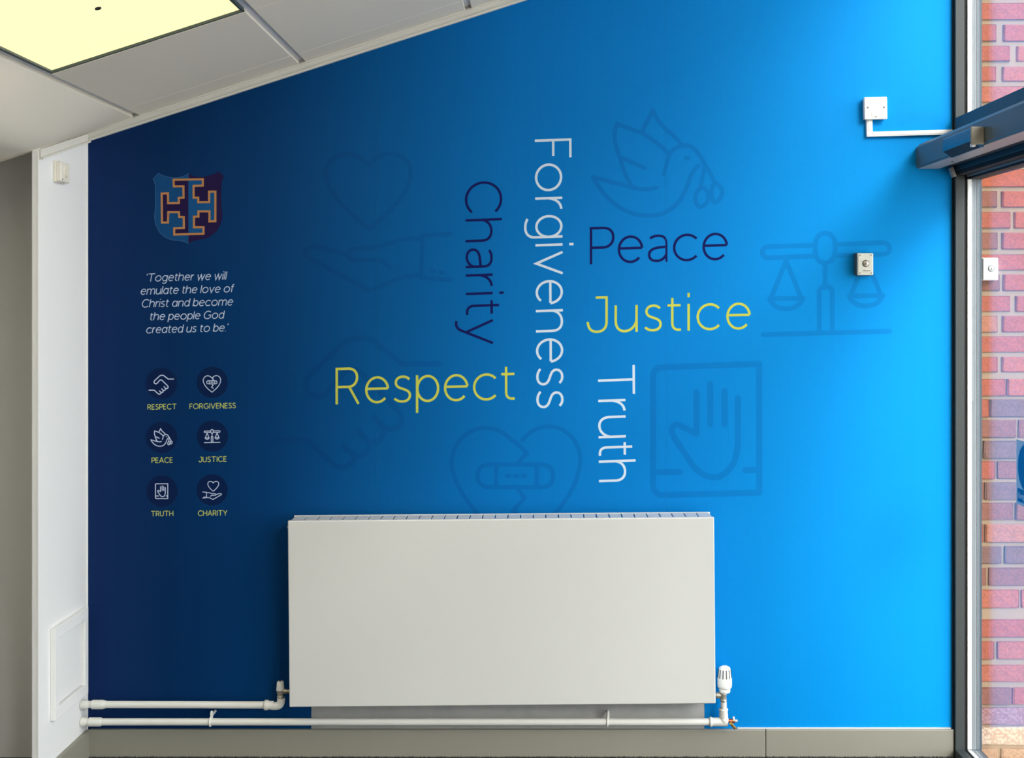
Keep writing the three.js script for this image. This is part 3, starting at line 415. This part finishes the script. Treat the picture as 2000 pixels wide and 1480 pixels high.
// ---------------------------------------------------------------- on the white side wall: room sensor and access panel
{
  const onWall = (px, py, X = XL) => { const d = X / ((px - VX) / F); return [DIST - d, EYE + (VY - py) / F * d]; };    // depth, height
  const X1 = XL + 0.026, [zN, yN] = onWall(119.5, 315, X1), [zF] = onWall(137, 315, X1), yB = onWall(119.5, 354, X1)[1];
  const t = thing('room_sensor', 'small ivory room sensor with round dial on the white side wall', 'sensor', [XL, (yN + yB) / 2, (zN + zF) / 2]), h = yN - yB, d = zN - zF;
  part('base_plate', box(0.0005, 0.010, -h / 2 - 0.002, h / 2 + 0.002, -d / 2 - 0.001, d / 2 + 0.001, 0.002), M.ivory, t);
  part('housing', box(0.009, 0.026, -h / 2, h / 2, -d / 2, d / 2, 0.004), M.ivory, t);
  part('seam', box(0.0085, 0.0115, -h / 2 + 0.001, h / 2 - 0.001, -d / 2 + 0.001, d / 2 - 0.001), M.ivory, t);
  const dial = part('dial', rod(h * 0.27, 0.006, 'x', 32, h * 0.25), M.ivory, t, [0.028, 0.001, -d * 0.05]); part('dial_ring', new THREE.TorusGeometry(h * 0.285, 0.0012, 8, 36).rotateY(Math.PI / 2), M.ivory, dial, [-0.002, 0, 0]);
  part('indicator', rod(0.0022, 0.002, 'x', 12), M.dark, t, [0.0262, -h * 0.38, d * 0.36]);
  const [pz0, pyA] = onWall(98, 1228), [pz1] = onWall(163, 1189), pyB = onWall(98, 1408)[1];
  const p = thing('access_panel', 'white painted square access panel with raised frame, above left skirting', 'access panel', [XL, (pyA + pyB) / 2, (pz0 + pz1) / 2]), hh = (pyA - pyB) / 2, dd = (pz0 - pz1) / 2, fw = 0.036;
  const bar = (y0, y1, z0, z1, n) => part(n, box(0.0004, 0.017, y0, y1, z0, z1, 0.0015), M.sideWhite, p);
  bar(hh - fw, hh, -dd, dd, 'frame_rail'); bar(-hh, -hh + fw, -dd, dd, 'frame_rail'); bar(-hh + fw, hh - fw, dd - fw, dd, 'frame_stile'); bar(-hh + fw, hh - fw, -dd, -dd + fw * 0.8, 'frame_stile');
  part('door_panel', box(0.0003, 0.006, -hh + fw + 0.003, hh - fw - 0.003, -dd + fw * 0.8 + 0.003, dd - fw - 0.003, 0.002), M.sideWhite, p);
}
// ---------------------------------------------------------------- automatic door operator over the glazed doors
{
  const xF = at(1789, 0).x, yTop = at(0, 282).y, yBot = at(0, 328.5).y, xB = XR - 0.003, ZE = 3.4;
  const t = thing('door_operator', 'grey automatic door operator casing mounted on the transom', 'door operator', [xF, yBot, 0.008]), h = yTop - yBot, w = xB - xF;
  const g = prism([[0.004, 0], [0.0755, 0], [0.0755, h], [0.012, h], [0.0, h - 0.012], [0, 0.004]], 0.002, ZE); part('cover', toCreasedNormals(g, 0.5), M.operator, t);
  part('end_cap', prism([[0.0, 0.002], [0.0755, 0.002], [0.0755, h], [0.012, h], [0.0, h - 0.012]], -0.006, 0.002), M.operator, t);
  part('underside_plate', box(0.006, 0.0755, -0.003, 0.0, 0.0, ZE), M.operatorTrim, t);
  part('backplate', box(0.0755, w, 0.004, h, 0, ZE), M.dark, t); part('cover_screw', rod(0.004, 0.003), M.dark, t, [0.05, -0.003, 0.22]);
  const cb = part('door_contact', box(-0.006, 0.006, -0.03, 0.004, -0.012, 0.012, 0.002), M.operatorTrim, t, [w - 0.012, -0.006, 0.03]); cb.rotation.z = 0.35;
  // motion sensor fixed to the face of the casing
  const Xs = xF - 0.035, zAt = (px) => DIST - Xs / ((px - VX) / F), za = zAt(1842), zb = zAt(1898);
  const s = thing('motion_sensor', 'blue-faced wedge-shaped motion sensor on the door operator casing', 'sensor', [xF, EYE + (VY - 263) / F * (DIST - zb), zb]);
  const body = prism([[0, 0.021], [-0.033, 0.021], [-0.036, 0.018], [-0.036, -0.018], [-0.010, -0.036], [0, -0.036]], za - zb, 0); part('housing', toCreasedNormals(body, 0.5), mat([30, 92, 132], 0.3), s);
  part('window', prism([[-0.0366, -0.0185], [-0.0095, -0.0372], [-0.006, -0.0345], [-0.033, -0.016]], za - zb + 0.004, -0.004), M.dark, s);
  part('end_cap', box(-0.039, 0, -0.029, 0.023, -0.004, 0.006, 0.003), mat([138, 134, 122], 0.5), s); part('lens', box(-0.034, -0.022, -0.034, -0.024, -0.020, -0.002, 0.002), M.plastic, s);
}
// ---------------------------------------------------------------- sticker on the glass
{
  const X = GX - 0.0006, zA = (px) => DIST - X / ((px - VX) / F), yA = (px, py) => EYE + (VY - py) / F * (DIST - zA(px));
  const z0 = zA(1985.5), yt = yA(1987, 858), yb = yA(1985.5, 983), h = yt - yb, w = 0.17;
  const tx = labelTex(700, Math.round(700 * h / w), (c) => { const H = Math.round(700 * h / w); c.fillStyle = 'rgb(196,214,230)'; c.fillRect(0, 0, 700, H); c.fillStyle = 'rgb(170,206,238)'; c.beginPath(); c.arc(350, H * 0.40, 322, 0, 7); c.fill(); c.fillRect(22, H * 0.735, 656, H * 0.235); c.fillStyle = 'rgb(0,88,160)'; c.beginPath(); c.arc(350, H * 0.40, 302, 0, 7); c.fill(); c.fillRect(40, H * 0.75, 620, H * 0.205); c.fillStyle = 'rgb(226,236,244)'; c.font = Math.round(H * 0.125) + 'px sans-serif'; c.textBaseline = 'middle'; c.fillText('Keep', 58, H * 0.855); });
  const t = thing('safety_sign', 'blue and white mandatory safety sticker on the door glass', 'sign', [X, (yt + yb) / 2, z0 + w / 2]);
  const g = box(-0.0004, 0.0, -h / 2, h / 2, -w / 2, w / 2); part('sticker', g, mat([196, 214, 230], 0.4), t);
  const f = new THREE.PlaneGeometry(w, h); f.rotateY(-Math.PI / 2); f.scale(1, 1, 1); part('print', f, new THREE.MeshStandardMaterial({ map: tx, roughness: 0.35 }), t, [-0.0006, 0, 0]);
}
// ---------------------------------------------------------------- recessed ceiling lights
for (const [k, j] of lights) {
  const z0 = rows[j], t = thing('ceiling_light', { '0,2': 'warm lit long ceiling panel next to the mural wall', '0,6': 'warm lit long ceiling panel over the far plain side wall', '3,4': 'warm lit long ceiling panel by the glazing mid lobby', '3,8': 'warm lit long ceiling panel by the glazing near the end wall' }[k + ',' + j], 'light', undefined, 'recessed ceiling panel lights');
  t.position.set(XT + (k + 0.5) * 0.6 * CO, yCeil(XT) + (k + 0.5) * 0.6 * Math.sin(ANG), z0 + 0.6); t.rotation.z = ANG;
  const a = 0.287, e = 0.008, b = 0.597;
  for (const [x0, x1, q0, q1] of [[-a, a, -b, -b + e], [-a, a, b - e, b], [-a, -a + e, -b + e, b - e], [a - e, a, -b + e, b - e]]) part('frame', box(x0, x1, 0.001, 0.026, q0, q1), M.boxGrey, t);
  part('diffuser', box(-a + e, a - e, 0.008, 0.012, -b + e, b - e), new THREE.MeshStandardMaterial({ color: rgb(170, 160, 110), roughness: 0.6, emissive: new THREE.Color().setRGB(1, 0.92, 0.52), emissiveIntensity: 1.0 }), t);
  for (const z of [-0.215, 0.215]) part('fixing', rod(0.008, 0.004), M.dark, t, [0, 0.007, z]);
  const l = new THREE.RectAreaLight(LED, LED_POWER, 0.54, 1.16); l.position.set(0, 0.002, 0); l.rotation.x = -Math.PI / 2; t.add(l);
}
shade(scene);
scene.traverse((o) => { if (o.isMesh && o.material === M.glass) o.castShadow = false; });
renderer.render(scene, camera);
